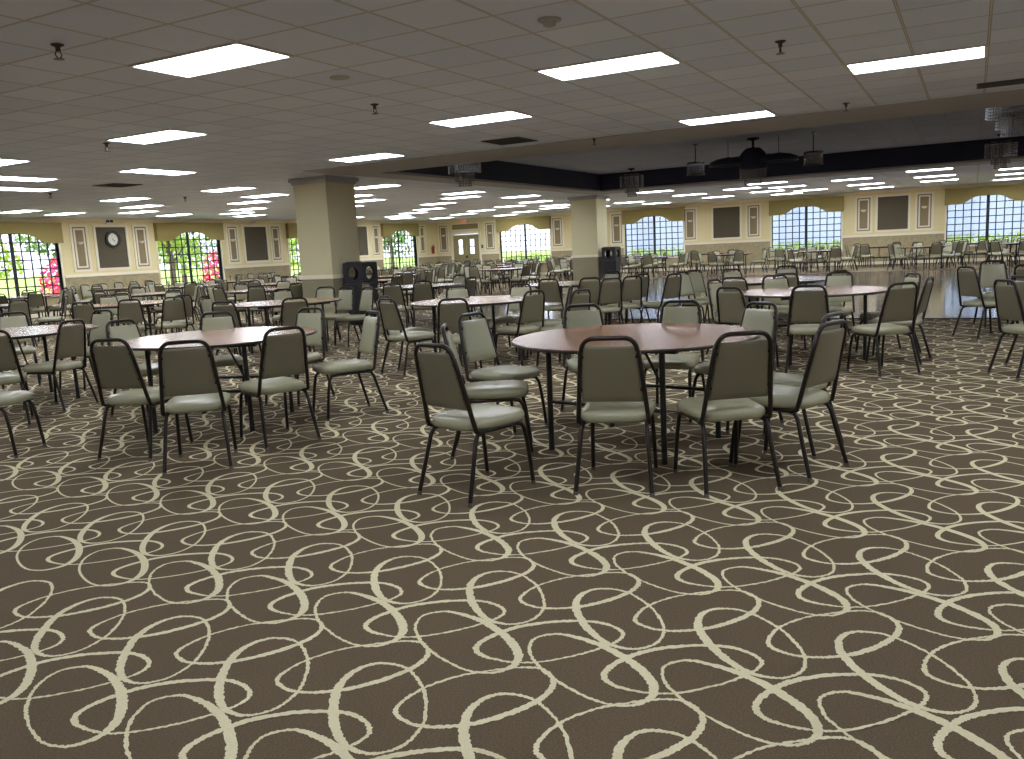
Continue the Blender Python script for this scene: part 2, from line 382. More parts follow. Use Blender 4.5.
# ---- clock
e = wall_obj('left', 'wall_clock', 18.58, 2.32); e.location.y = YW - .015; tag(e, 'round wall clock with black rim on the dark board', 'clock')
def disc_y(b, r0, r1, y0, y1, n=32, mi=0):
    rg = []
    for r, y in ((r0, y1), (r0, y0), (r1, y0), (r1, y1)): rg.append([(r * math.cos(2 * PI * j / n), y, r * math.sin(2 * PI * j / n)) for j in range(n)])
    b.rings(rg, mi, False, False, False)
b = MB(); disc_y(b, .2, .275, -.06, 0); b.build('rim', 'black', e)
b = MB(); n = 32; b.add([(.21 * math.cos(2 * PI * j / n), -.02, .21 * math.sin(2 * PI * j / n)) for j in range(n)], [tuple(range(n))])
for k in range(12):
    a = k * PI / 6; c, s_ = math.cos(a), math.sin(a); b.tube([(.165 * c, -.022, .165 * s_), (.19 * c, -.022, .19 * s_)], .006, 4, 1)
b.build('dial', ['clock_face', 'black'], e)
for nm, an, ln, wd in (('hour_hand', math.radians(-40), .1, .014), ('minute_hand', math.radians(-65), .15, .01)):
    b = MB(); c, s_ = math.cos(an), math.sin(an)
    b.tube([(-.03 * c, -.028, -.03 * s_), (ln * c, -.028, ln * s_)], wd / 2, 4); b.build(nm, 'black', e)
# ---- emergency lamps above panels, extinguisher, exit sign, switch
for k, (x, l) in enumerate(((18.5, 'small wall lamp with dark heads above the clock board'), (24.95, 'small white wall lamp above the board left of the column'))):
    e = wall_obj('left', 'emergency_lamp', x, 2.84); tag(e, l, 'emergency lamp', 'emergency lamps on the clock wall')
    b = MB(); b.box(-.12, .12, -.05, 0, -.03, .03); b.build('housing', 'white', e)
    b = MB()
    for q in (-.07, .07): b.tube([(q, -.03, .03), (q, -.06, .07), (q, -.12, .06)], [.02, .035, .045], 8)
    b.build('lamp_head', 'black' if k == 0 else 'white', e)
e = wall_obj('left', 'fire_extinguisher', 37.5, 1.3); tag(e, 'dark red fire extinguisher hung in the corner by the double doors', 'fire extinguisher')
b = MB(); b.lathe([(.06, 0), (.07, .02), (.07, .34), (.05, .39), (.025, .41)], 0, -.085, 14); b.build('cylinder', 'red', e)
b = MB(); b.tube([(0, -.085, .41), (0, -.085, .46), (0, -.15, .48)], .014, 6); b.tube([(.01, -.1, .45), (.06, -.14, .38), (.07, -.12, .2)], .012, 6); b.build('valve_and_hose', 'black', e)
b = MB(); b.box(-.03, .03, -.02, 0, .05, .36); b.build('wall_mount', 'black', e)
e = empty('exit_sign', (XW - .35, 23.1, CZ - .02), -PI / 2); tag(e, 'small red lettered EXIT sign over the double doors', 'exit sign')
b = MB(); b.box(-.17, .17, -.03, .03, -.2, 0); b.build('housing', 'white', e)
b = MB(); b.box(-.04, .04, -.04, .04, 0, .02); b.build('mount', 'white', e)
b = MB()
def bar(x0, x1, z0, z1): b.box(x0, x1, -.036, -.03, z0, z1)
def slash(x0, z0, x1, z1): b.tube([(x0, -.033, z0), (x1, -.033, z1)], .009, 4)
zt, zb = -.045, -.155
bar(-.14, -.122, zb, zt); [bar(-.122, -.085, z, z + .018) for z in (zb, (zb + zt) / 2 - .009, zt - .018)]
slash(-.06, zb, -.01, zt); slash(-.06, zt, -.01, zb)
bar(.025, .043, zb, zt)
bar(.07, .14, zt - .018, zt); bar(.096, .114, zb, zt - .018)
b.build('lettering', 'exit', e)
e = wall_obj('far', 'wall_switch', 22.27, 1.55); tag(e, 'small dark switch plate beside the double doors', 'switch')
b = MB(); b.box(-.05, .05, -.03, 0, -.08, .08); b.build('plate', 'black', e)
b = MB(); b.box(-.012, .012, -.05, -.03, -.02, .03); b.build('toggle', 'white', e)

# ---- double doors
e = wall_obj('far', 'door_1', 23.25, 0); tag(e, 'tan double doors with glazed openings in the far wall', 'door', kind='structure')
for s in (-1, 1):
    x0, x1 = (-.79, -.01) if s < 0 else (.01, .79); b = MB(); y0, y1 = .04, .09
    wx0, wx1 = (x0 + .3, x1 - .22) if s < 0 else (x0 + .2, x1 - .32)
    b.box(x0, x1, y0, y1, .02, 1.2); b.box(x0, x1, y0, y1, 1.95, 2.2); b.box(x0, wx0, y0, y1, 1.2, 1.95); b.box(wx1, x1, y0, y1, 1.2, 1.95); b.box(wx0, wx1, y0, y1, 1.55, 1.6)
    d = b.build('door_leaf', 'door', e)
    b = MB(); b.box(wx0, wx1, .06, .066, 1.2, 1.95); b.build('glass', 'glass', d)
    b = MB(); b.box(-.05 if s < 0 else .02, -.02 if s < 0 else .05, -.02, .04, 1.0, 1.12); b.build('handle', 'frame', d)
b = MB()
for a, c in ((-.92, -.8), (.8, .92)): b.box(a, c, -.03, 0, 0, 2.34)
b.box(-.92, .92, -.03, 0, 2.22, 2.36); b.build('casing', 'trim', e)
e = wall_obj('far', 'door_header_panel', 23.25, 2.42); tag(e, 'wide taupe panel in an ivory frame over the double doors', 'wall panel')
b = MB(); b.box(-.82, .82, -.012, 0, .02, .34); b.build('field', 'panel', e)
b = MB(); ring(b, -.86, .86, 0, .38, .06, .035); b.build('frame', 'trim', e)

# ---- windows and valances
def window(side, at, k, label, vlabel):
    e = wall_obj(side, 'window_%d' % k, at, 0); tag(e, label, 'window', kind='structure')
    b = MB(); b.box(-HW, HW, .1, .106, SILL, HEAD); b.build('glass', 'glass', e)
    b = MB(); zs = (HEAD - SILL)
    for i in range(0, 11):
        x = -HW + .02 + i * (2 * HW - .04) / 10
        w_ = .055 if i == 5 else .019
        b.box(x - w_, x + w_, .092, .114, SILL, HEAD)
    for i in range(0, 9):
        z = SILL + .02 + i * (zs - .04) / 8; b.box(-HW, HW, .094, .112, z - .017, z + .017)
    b.build('window_bars', 'bar', e)
    b = MB()
    b.box(-HW - .06, -HW, -.025, .2, SILL - .05, HEAD); b.box(HW, HW + .06, -.025, .2, SILL - .05, HEAD)
    b.box(-HW - .08, HW + .08, -.07, .2, SILL - .06, SILL); b.build('casing', 'trim', e)
    v = wall_obj(side, 'window_valance', at, 2.23); tag(v, vlabel, 'valance', 'arched box valances over the windows')
    n = 40; bot = []
    for i in range(n + 1):
        x = -1.5 + 3.0 * i / n; a = abs(x)
        if a > .95: z = 0
        elif a > .62: t = (.95 - a) / .33; z = .15 * t * t * (3 - 2 * t) * .9
        else: z = .135 + .165 * math.sqrt(max(0, 1 - (a / .62) ** 2)) ** 1.0
        bot.append((x, z))
    b = MB(); t_ = .6
    fr = [(x, -.16, z) for x, z in bot]; bk = [(x, -.14, z) for x, z in bot]; ft = [(x, -.16, t_) for x, z in bot]; bt = [(x, -.14, t_) for x, z in bot]
    m = n + 1
    b.add(fr + ft, [(i, i + 1, m + i + 1, m + i) for i in range(n)]); b.add(bk + bt, [(i + 1, i, m + i, m + i + 1) for i in range(n)])
    b.add(fr + bk, [(i + 1, i, m + i, m + i + 1) for i in range(n)])
    b.box(-1.5, -1.48, -.14, 0, 0, t_); b.box(1.48, 1.5, -.14, 0, 0, t_); b.box(-1.48, 1.48, -.14, 0, t_ - .02, t_)
    b.build('valance_box', 'valance', v)
    b = MB(); b.box(-1.51, 1.51, -.168, 0, t_, t_ + .02); b.build('top_cord', 'valance', v)
names = ['at the right end of the far wall', 'second from the right on the far wall', 'beside the right column on the far wall', 'nearest the double doors on the far wall']
for i, y in enumerate(FAR_WIN): window('far', y, i + 1, 'arched dark barred window ' + names[i], 'olive gold arched valance over the window ' + names[i])
names = ['at the near end of the clock wall', 'between the clock and the left column', 'half hidden behind the left column', 'at the far end of the clock wall']
for i, x in enumerate(LEFT_WIN): window('left', x, i + 5, 'arched dark barred window ' + names[i], 'olive gold arched valance over the window ' + names[i])

# ------------------------------------------------------------------ columns
def column(x0, x1, y0, y1, label, k):
    e = empty('column_%d' % k, ((x0 + x1) / 2, (y0 + y1) / 2, 0)); tag(e, label, 'column', kind='structure')
    hx, hy = (x1 - x0) / 2, (y1 - y0) / 2
    b = MB(); b.box(-hx, hx, -hy, hy, 1.04, CZ - .13); b.build('shaft', 'column', e)
    b = MB(); b.box(-hx, hx, -hy, hy, 0, .96); b.build('lower_shaft', 'column_low', e)
    b = MB(); b.box(-hx - .03, hx + .03, -hy - .03, hy + .03, .96, 1.04); b.build('rail', 'trim', e)
    b = MB(); b.box(-hx - .03, hx + .03, -hy - .03, hy + .03, CZ - .13, CZ - .08); b.box(-hx - .07, hx + .07, -hy - .07, hy + .07, CZ - .08, CZ - .012); b.build('capital', 'plaster', e)
column(13.35, 14.25, 11.36, 12.2, 'thick square cream column left of the picture centre', 1)
column(26.5, 27.4, 11.06, 12.0, 'square cream column farther back beside the black bin', 2)

# ------------------------------------------------------------------ bins
def make_bin():
    e = empty('trash_bin', (0, 0, 0)); tag(e, 'x', 'trash bin', 'black bins beside the columns')
    def sq(h, z, r=.04, n=4):
        out = []
        for cx, cy, a0 in ((h - r, h - r, 0), (-h + r, h - r, PI / 2), (-h + r, -h + r, PI), (h - r, -h + r, 1.5 * PI)):
            for i in range(n): a = a0 + PI / 2 * i / (n - 1); out.append((cx + r * math.cos(a), cy + r * math.sin(a), z))
        return out
    b = MB(); b.rings([sq(.2, .0), sq(.22, .05), sq(.245, .78), sq(.26, .79), sq(.26, .83)], 0, False); b.build('bin_body', 'bin', e)
    hood = MB(); h = .245; z0, z1 = .83, 1.25; zc = 1.045; R_ = .135; n = 24
    for q in range(4):
        a = q * PI / 2; ca, sa = math.cos(a), math.sin(a)
        def P(u, d, z): return (ca * d - sa * u, sa * d + ca * u, z)
        outer = []
        for i in range(n):
            t = 2 * PI * i / n + PI / n; cu, cz = math.cos(t), math.sin(t); k_ = min(h / abs(cu) if abs(cu) > 1e-6 else 9, (.21) / abs(cz) if abs(cz) > 1e-6 else 9)
            outer.append((cu * k_, zc + cz * k_))
        inner = [(R_ * math.cos(2 * PI * i / n + PI / n), zc + R_ * math.sin(2 * PI * i / n + PI / n)) for i in range(n)]
        corners = [(h, zc + .21), (-h, zc + .21), (-h, zc - .21), (h, zc - .21)]
        for d, fl_ in ((h, 0), (h - .02, 1)):
            vs = [P(u, d, z) for u, z in outer] + [P(u, d, z) for u, z in inner]
            fs = [(i, (i + 1) % n, n + (i + 1) % n, n + i) for i in range(n)]
            hood.add(vs, fs)
            for c_ in corners:
                i = max(range(n), key=lambda i: (1 if outer[i][0] * c_[0] > 0 and (outer[i][1] - zc) * (c_[1] - zc) > 0 else 0, -math.hypot(outer[i][0] - c_[0], outer[i][1] - c_[1])))
                near = sorted(range(n), key=lambda i: math.hypot(outer[i][0] - c_[0], outer[i][1] - c_[1]))[:2]
                hood.add([P(*(outer[near[0]][0], d, outer[near[0]][1])), P(*(c_[0], d, c_[1])), P(*(outer[near[1]][0], d, outer[near[1]][1]))], [(0, 1, 2)])
        hood.add([P(u, h, z) for u, z in inner] + [P(u, h - .02, z) for u, z in inner], [(i, (i + 1) % n, n + (i + 1) % n, n + i) for i in range(n)])
    hood.rings([sq(h, z1 - .004), sq(h, z1 + .01), sq(h - .05, z1 + .03)], 0, False)
    hood.build('hood', 'bin', e)
    return e
tb = make_bin(); tb.location = (13.75, 10.97, 0); tb['label'] = 'square black trash bin with round hood openings beside the left column'
t2 = dup(tb, (26.8, 10.7, 0), 0, 'square black trash bin with round hood openings beside the far right column')

# ------------------------------------------------------------------ ceiling fixtures
def make_light():
    e = empty('ceiling_light', (0, 0, CZ)); tag(e, 'x', 'ceiling light', 'fluorescent ceiling panels')
    b = MB(); x, y = T / 2, T
    for x0, x1, y0, y1 in ((-x, x, -y, -y + .03), (-x, x, y - .03, y), (-x, -x + .03, -y + .03, y - .03), (x - .03, x, -y + .03, y - .03)): b.box(x0, x1, y0, y1, -.012, -.0005)
    b.build('frame', 'white', e)
    b = MB(); b.box(-x + .03, x - .03, -y + .03, y - .03, -.008, -.001); b.build('diffuser', 'lens', e)
    return e
# (u, v) of the corner in tiles, turned
LIGHTS = [(0, 0, 0), (0, 8, 0), (4, -4, 0), (4, 6, 0), (4, 12, 0), (7, -8, 0), (7, 0, 0), (6, 15.5, 1), (8, 18.5, 1), (8, 12, 1), (11, -4, 0), (10.53, 5.69, 0),
          (17.35, 28.97, 0), (14.5, 27.9, 0), (14.23, 20.54, 0), (17.49, 23.74, 0), (19.99, 27.15, 0), (23.53, 28.84, 0), (14.51, 15.18, 0), (18.06, 16.86, 0), (20.35, 20.12, 0), (24.0, 23.86, 0), (26.02, 26.76, 0), (28.65, 28.55, 0),
          (18.72, 11.71, 0), (22.0, 15.57, 0), (25.12, 17.21, 0), (28.0, 20.8, 0), (31.62, 17.21, 0), (35.88, 20.74, 0), (38.8, 23.96, 0), (41.47, 27.14, 0), (44.51, 28.93, 0), (49.05, 28.35, 0), (38.8, 29.3, 0),
          (42.2, 20.68, 0), (45.29, 24.01, 0), (25.63, 11.88, 0), (28.34, 13.7, 0), (31.29, 11.86, 0), (39.65, 17.04, 0), (48.33, 20.5, 0), (51.85, 24.14, 0), (36.88, 13.83, 0), (42.57, 15.28, 0), (45.9, 16.95, 0),
          (40.0, 11.5, 0), (48.6, 14.9, 0), (36.06, 6.25, 0), (45.77, 11.34, 0), (49.82, 10.82, 0), (41.79, 6.03, 0), (47.05, 5.7, 0), (39.51, 2.39, 0), (36.27, .38, 0), (41.06, .28, 0), (44.53, 2.08, 0), (49.5, 1.86, 0), (46.73, -.05, 0),
          (38.69, -3.36, 0), (44.66, -3.4, 0), (49.93, -3.5, 0), (35.84, -7.02, 0), (41.52, -7.03, 0), (46.5, -7.09, 0), (40.0, -10.85, 0), (45.0, -10.8, 0), (51.0, -10.8, 0)]
ADDED = [(u, v) for u, vs in ((-12, (-16, -6, 4, 14)), (-8, (-21, -11, -1, 9)), (-4, (-26, -16, -6, 4, 14)), (0, (-19, -10, 18)), (4, (-24, -14)), (7, (-26, -17)), (11, (-22, -13)), (16, (-25, -17)), (20, (-25, -17)), (24, (-25, -17)), (28, (-25, -17)), (33, (-25, -17)), (38, (-25, -17)), (44, (-25, -17)), (50, (-25, -17))) for v in vs]  # unseen panels added to brighten the near carpet
def order_words(n): return ['first', 'second', 'third', 'fourth', 'fifth', 'sixth', 'seventh', 'eighth', 'ninth', 'tenth', 'eleventh', 'twelfth', 'thirteenth', 'fourteenth'][n]
def ordinal(n):
    return order_words(n) if n < 14 else ['fifteenth', 'sixteenth', 'seventeenth', 'eighteenth', 'nineteenth', 'twentieth'][n - 14] if n < 20 else 'thirtieth' if n == 29 else 'fortieth' if n == 39 else ['twenty', 'thirty', 'forty'][(n + 1) // 10 - 2] + ' ' + order_words(n % 10)
lt = make_light(); pos = []
for u, v, t_ in LIGHTS + [(u, v, 0) for u, v in ADDED]:
    x, y = 4.797 + u * T, 4.812 + v * T
    pos.append((x + T if t_ else x + T / 2, y + T / 2 if t_ else y + T, t_))
def scr(x, y, z):
    d = Vector((x, y, z - EYE)); return 512 + FPX * d.dot(rt) / d.dot(fw), 379.5 - FPX * d.dot(up) / d.dot(fw)
LB = {(0, 0): 'biggest ceiling light panel at the top left of the hall', (4, -4): 'big ceiling light panel near the top centre above the nearest table', (7, -8): 'ceiling light panel farthest right among the three nearest ones',
      (11, -4): 'ceiling light panel just in front of the raised bay', (7, 0): 'ceiling light panel above the vent and left of the navy bay', (4, 6): 'ceiling light panel directly behind the biggest one on the left', (10.53, 5.69): 'ceiling light panel just in front of the left column top',
      (8, 12): 'ceiling light panel turned lengthwise in front of the clock wall', (6, 15.5): 'nearer of two lengthwise ceiling panels at the left edge', (8, 18.5): 'farther of two lengthwise ceiling panels at the left edge',
      (4, 12): 'ceiling light panel cut by the left edge above the lengthwise pair', (0, 8): 'ceiling light panel out at the near left'}
order = sorted(range(len(LIGHTS)), key=lambda i: (round(LIGHTS[i][0]), -pos[i][1]))
rowmap = {}
for i in order: rowmap.setdefault(round(LIGHTS[i][0]), []).append(i)
rows = sorted(rowmap)
first = True
for i, (x, y, t_) in enumerate(pos):
    if i >= len(LIGHTS):
        dup(lt, (x, y, CZ), 0, 'added unseen white ceiling light panel, behind or right of the viewer', 'added unseen ceiling panels'); continue
    u, v, _ = LIGHTS[i]
    if (u, v) in LB: lab = 'white ' + LB[(u, v)]
    else:
        lab = 'white ceiling light panel in the %s row from the front, %s from the left' % (ordinal(rows.index(round(u))), ordinal(rowmap[round(u)].index(i)))
    if first: o = lt; o.location = (x, y, CZ); o['label'] = lab; first = False
    else: o = dup(lt, (x, y, CZ), 0, lab)
    if t_: o.rotation_euler = (0, 0, PI / 2)

def sprinkler(x, y, label, first=[None]):
    if first[0] is None:
        e = empty('ceiling_sprinkler', (x, y, CZ)); tag(e, label, 'sprinkler', 'sprinkler heads under the ceiling'); first[0] = e
        b = MB(); b.lathe([(.045, -.001), (.045, -.008), (.018, -.02), (.016, -.05)], 0, 0, 12); b.build('escutcheon', 'vent', e)
        b = MB(); b.tube([(.016, 0, -.05), (.026, 0, -.075), (.006, 0, -.1)], .005, 5); b.tube([(-.016, 0, -.05), (-.026, 0, -.075), (-.006, 0, -.1)], .005, 5); b.build('yoke', 'vent', e)
        b = MB(); b.lathe([(.036, -.1), (.036, -.105)], 0, 0, 12); b.build('deflector', 'glide', e)
        return e
    return dup(first[0], (x, y, CZ), 0, label)
for x, y, l in [(4.06, 5.82, 'sprinkler head nearest the top left corner'), (7.61, 1.47, 'sprinkler head between the two right hand light panels'), (7.61, 5.71, 'sprinkler head left of the light panel above the vent'),
                (11.74, 1.46, 'sprinkler head just before the raised bay near the right'), (12.34, 5.15, 'sprinkler head just right of the ceiling vent'), (7.45, 9.94, 'sprinkler head touching the panel behind the biggest light'),
                (11.27, 17.0, 'sprinkler head beside the lengthwise pair of panels'), (14.6, 16.83, 'sprinkler head behind the lengthwise panel before the clock wall')]: sprinkler(x, y, l)
e = empty('smoke_detector', (5.74, 2.71, CZ)); tag(e, 'round smoke detector on the ceiling near the top centre', 'smoke detector')
b = MB(); b.lathe([(.085, -.001), (.085, -.012), (.065, -.018)], 0, 0, 24); b.build('base_plate', 'plaster', e)
b = MB(); b.lathe([(.05, -.018), (.045, -.045), (.02, -.055)], 0, 0, 20); b.build('sensor_head', 'plaster', e)
e = empty('ceiling_speaker', (6.28, 5.08, CZ)); tag(e, 'flat round ceiling speaker left of the centre', 'ceiling speaker')
b = MB(); b.lathe([(.09, -.001), (.09, -.01), (.075, -.014)], 0, 0, 24); b.build('rim', 'plaster', e)
b = MB(); b.lathe([(.075, -.012), (.06, -.018)], 0, 0, 20); b.build('grille', 'plaster', e)
for x, y, l, sx, sy in [(11.56, 6.2, 'dark square return air vent before the navy bay', .3, .3), (11.29, 14.87, 'dark return air vent in the ceiling before the clock wall', .3, .3), (11.6, -.55, 'dark slot vent at the right end of the ceiling', .16, .55)]:
    e = empty('ceiling_vent', (x, y, CZ)); tag(e, l, 'ceiling vent', 'dark air vents in the ceiling')
    b = MB(); b.box(-sx, sx, -sy, sy, -.006, -.001); b.build('backing', 'black', e)
    b = MB(); n = 7
    for i in range(n): q = -sx + (i + .5) * 2 * sx / n; b.box(q - .012, q + .012, -sy, sy, -.014, -.006)
    b.build('louver', 'vent', e)
    b = MB()
    for x0, x1, y0, y1 in ((-sx - .02, sx + .02, -sy - .02, -sy), (-sx - .02, sx + .02, sy, sy + .02), (-sx - .02, -sx, -sy, sy), (sx, sx + .02, -sy, sy)): b.box(x0, x1, y0, y1, -.012, -.001)
    b.build('frame', 'vent', e)

# ---- crystal fixtures in the raised bay
def strands(b, r, z0, z1, n, rb=.016):
    for i in range(n):
        a = 2 * PI * i / n; x, y = r * math.cos(a), r * math.sin(a); z = z1; k = 0
        while z > z0:
            h = .045; c = [(x + rb, y, z - h / 2), (x, y + rb, z - h / 2), (x - rb, y, z - h / 2), (x, y - rb, z - h / 2)]
            b.add([(x, y, z)] + c + [(x, y, z - h)], [(0, 1, 2), (0, 2, 3), (0, 3, 4), (0, 4, 1), (5, 2, 1), (5, 3, 2), (5, 4, 3), (5, 1, 4)]); z -= h
def crystal_fixture(x, y, label):
    e = empty('chandelier', (x, y, CTOP)); tag(e, label, 'chandelier', 'crystal chandeliers at the corners of the raised bay')
    b = MB(); b.lathe([(.1, -.001), (.1, -.03), (.03, -.05), (.012, -.06), (.012, -.16)], 0, 0, 14); b.build('canopy', 'frame', e)
    b = MB()
    for r, z in ((.2, -.16), (.34, -.22), (.13, -.5)): b.tube([(r * math.cos(2 * PI * i / 24), r * math.sin(2 * PI * i / 24), z) for i in range(24)], .011, 6, closed=True)
    for i in range(4): a = i * PI / 2; b.tube([(0, 0, -.15), (.34 * math.cos(a), .34 * math.sin(a), -.22)], .008, 5)
    b.build('ring_frame', 'frame', e)
    b = MB(); strands(b, .2, -.7, -.17, 34, .012); strands(b, .13, -.8, -.5, 24, .012); b.build('inner_strands', 'crystal', e)['kind'] = 'stuff'
    b = MB(); strands(b, .34, -.5, -.23, 44, .011); b.build('outer_strands', 'crystal', e)['kind'] = 'stuff'
    return e
ch = crystal_fixture(15.5, 9.42, 'beaded crystal chandelier near the left tip of the navy bay')
for x, y, l in ((24.0, 8.87, 'beaded crystal chandelier in the far left corner of the bay'), (24.0, -.52, 'beaded crystal chandelier in the far right corner of the bay'), (15.3, -.45, 'beaded crystal chandelier cut by the right edge of the picture')): dup(ch, (x, y, CTOP), 0, l)
def small_drum(x, y, label):
    e = empty('pendant_light', (x, y, CTOP)); tag(e, label, 'pendant light', 'small dark drum pendants in the raised bay')
    b = MB(); b.tube([(0, 0, -.01), (0, 0, -.42)], .01, 6); b.lathe([(.06, -.001), (.06, -.02)], 0, 0, 12); b.build('rod', 'frame', e)
    b = MB()
    for z in (-.42, -.68): b.tube([(.2 * math.cos(2 * PI * i / 20), .2 * math.sin(2 * PI * i / 20), z) for i in range(20)], .01, 6, closed=True)
    for i in range(3): a = i * 2 * PI / 3; b.tube([(0, 0, -.42), (.2 * math.cos(a), .2 * math.sin(a), -.42)], .008, 5)
    b.build('ring_frame', 'frame', e)
    b = MB(); strands(b, .19, -.66, -.43, 34, .012); b.build('bead_strands', 'crystal', e)['kind'] = 'stuff'
    return e
pd = small_drum(19.4, 5.62, 'small dark drum pendant left of the central cluster')
dup(pd, (19.4, 3.06, CTOP), 0, 'small dark drum pendant right of the central cluster')
e = empty('central_chandelier', (19.4, 4.33, CTOP)); tag(e, 'large dark central chandelier cluster with saucer shades in the bay', 'chandelier')
b = MB(); b.lathe([(.14, -.001), (.14, -.03), (.03, -.06), (.02, -.3)], 0, 0, 14)
for s in (-1, 1): b.tube([(0, 0, -.36), (0, s * .55, -.39)], .014, 6); b.tube([(0, s * .55, -.001), (0, s * .55, -.38)], .007, 6)
b.build('stem', 'frame', e)
b = MB(); b.lathe([(.03, -.2), (.16, -.22), (.26, -.32), (.31, -.46), (.31, -.66), (.29, -.66), (.24, -.45)], 0, 0, 24); b.build('dome_shade', 'navy', e)
for s in (-1, 1):
    b = MB(); b.lathe([(.03, -.36), (.25, -.4), (.4, -.46), (.42, -.54), (.4, -.54), (.3, -.5), (.1, -.46)], 0, s * .55, 24); sh = b.build('saucer_shade', 'navy', e)
    b = MB(); b.tube([(.41 * math.cos(2 * PI * i / 24), s * .55 + .41 * math.sin(2 * PI * i / 24), -.54) for i in range(24)], .01, 6, closed=True); b.build('shade_rim', 'glide', sh)
b = MB(); strands(b, .28, -.86, -.66, 30, .013); strands(b, .18, -1.02, -.66, 20, .013); b.build('crystal_strands', 'crystal', e)['kind'] = 'stuff'

# ------------------------------------------------------------------ tables
def make_table():
    e = empty('round_table', (0, 0, 0)); tag(e, 'x', 'table', 'round banquet tables')
    b = MB(); n = 56
    b.lathe([(TR - .004, TZ - .02), (TR - .004, TZ - .001), (TR - .007, TZ)], 0, 0, n, 0, False); b.build('tabletop', 'laminate', e)
    b = MB(); rg = []
    for r, z in ((TR - .005, TZ - .0215), (TR, TZ - .019), (TR + .002, TZ - .011), (TR, TZ - .002), (TR - .005, TZ - .0008)): rg.append([(r * math.cos(2 * PI * j / n), r * math.sin(2 * PI * j / n), z) for j in range(n)])
    b.rings(rg, 0, True, False, False); b.build('edge_band', 'edge', e)
    b = MB()
    for sx in (-1, 1): b.box(sx * .42 - .02, sx * .42 + .02, -.54, .54, TZ - .055, TZ - .022)
    for sy in (-1, 1): b.box(-.42, .42, sy * .36 - .015, sy * .36 + .015, TZ - .05, TZ - .022)
    b.build('underframe', 'black', e)
    for sx in (-1, 1):
        for sy in (-1, 1):
            b = MB(); b.tube([(sx * .41, sy * .43, TZ - .04), (sx * .41, sy * .435, .03), (sx * .41, sy * .435, .0)], [.02, .02, .023], 8); b.build('leg', 'black', e)
        b = MB(); b.tube([(sx * .41, -.43, .34), (sx * .41, .43, .34)], .013, 6); b.tube([(sx * .41, 0, .34), (sx * .08, 0, TZ - .04)], .01, 6); b.build('leg_brace', 'black', e)
    return e

# ------------------------------------------------------------------ chairs
def make_chair():
    e = empty('banquet_chair', (0, 0, 0)); tag(e, 'x', 'chair', 'olive banquet chairs')
    # seat cushion, front +x
    b = MB(); rg = []
    def outl(s, z, dz=0):
        out = []; n = 28
        for i in range(n):
            a = 2 * PI * i / n; ca, sa = math.cos(a), math.sin(a)
            k = (abs(ca) ** 5 + abs(sa) ** 5) ** -.2
            x, y = ca * k, sa * k
            hy = .205 + .012 * x
            out.append((.035 + (.24 - s) * x, (hy - s) * y, z))
        return out
    for s, z in ((.03, .398), (.008, .402), (.0, .418), (.0, .436), (.006, .452), (.024, .464), (.06, .472), (.12, .477), (.17, .478)): rg.append(outl(s, z))
    b.rings(rg); b.build('seat', 'vinyl', e)
    # hoop: point at parameter along its height
    def hx(z): return -.175 - .115 * max(0, (z - .40) / .505) ** 1.05
    def hy(z): return .2 - .05 * (z - .40) / .505
    pts = [(-.1, .19, .392), (-.145, .197, .394), (hx(.42) + .005, .2, .405)]
    pts += [(hx(z), hy(z), z) for z in (.45, .55, .65, .75, .82)]
    r = .07; zc = .905 - .014 - r
    yt = hy(.87)
    for i in range(7):
        a = PI / 2 * i / 6; z = zc + r * math.sin(a); pts.append((hx(z), yt - r + r * math.cos(a), z))
    full = pts + [(x, -y, z) for x, y, z in reversed(pts)]
    b = MB(); b.tube(full, .014, 8)
    for s in (-1, 1):
        for z in (.6, .79): b.box(hx(z) - .006, hx(z) + .016, s * hy(z) - .02 if s > 0 else -hy(z), s * hy(z) if s > 0 else -hy(z) + .02, z - .012, z + .012)
    b.build('back_frame', 'frame', e)
    # back cushion
    b = MB(); rg = []
    zs = [.525, .535, .56, .62, .7, .78, .83, .843, .848]
    for i, z in enumerate(zs):
        w = hy(z) - .016; t = .006 if i in (0, len(zs) - 1) else .014 if i in (1, len(zs) - 2) else .018
        x = hx(z) + .006; c = .012
        rg.append([(x - t * .6, -w, z), (x - t * .8, -w + c, z), (x - t * .8, w - c, z), (x - t * .6, w, z), (x + t * .6, w, z), (x + t, w - c * 2, z), (x + t * 1.25, 0, z), (x + t, -w + c * 2, z), (x + t * .6, -w, z)])
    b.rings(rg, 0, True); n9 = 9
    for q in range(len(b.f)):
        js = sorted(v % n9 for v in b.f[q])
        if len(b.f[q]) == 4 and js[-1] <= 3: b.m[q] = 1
    b.build('backrest', ['vinyl', 'vinyl_shaded'], e)
    for s in (-1, 1):
        b = MB(); b.tube([(-.02, s * .175, .388), (.17, s * .178, .388), (.21, s * .18, .38), (.233, s * .182, .35), (.252, s * .187, .25), (.278, s * .195, .02)], .0135, 7); b.tube([(.278, s * .195, .022), (.279, s * .1955, 0)], [.014, .016], 8, 1); b.build('leg', ['frame', 'glide'], e)
        b = MB(); b.tube([(-.02, s * .175, .388), (-.11, s * .18, .388), (-.15, s * .184, .378), (-.172, s * .188, .345), (-.2, s * .196, .24), (-.263, s * .214, .02)], .0135, 7); b.tube([(-.263, s * .214, .022), (-.266, s * .215, 0)], [.014, .016], 8, 1); b.build('leg', ['frame', 'glide'], e)
    return e
BACK = .285                      # the hoop's top lies this far behind the chair's origin

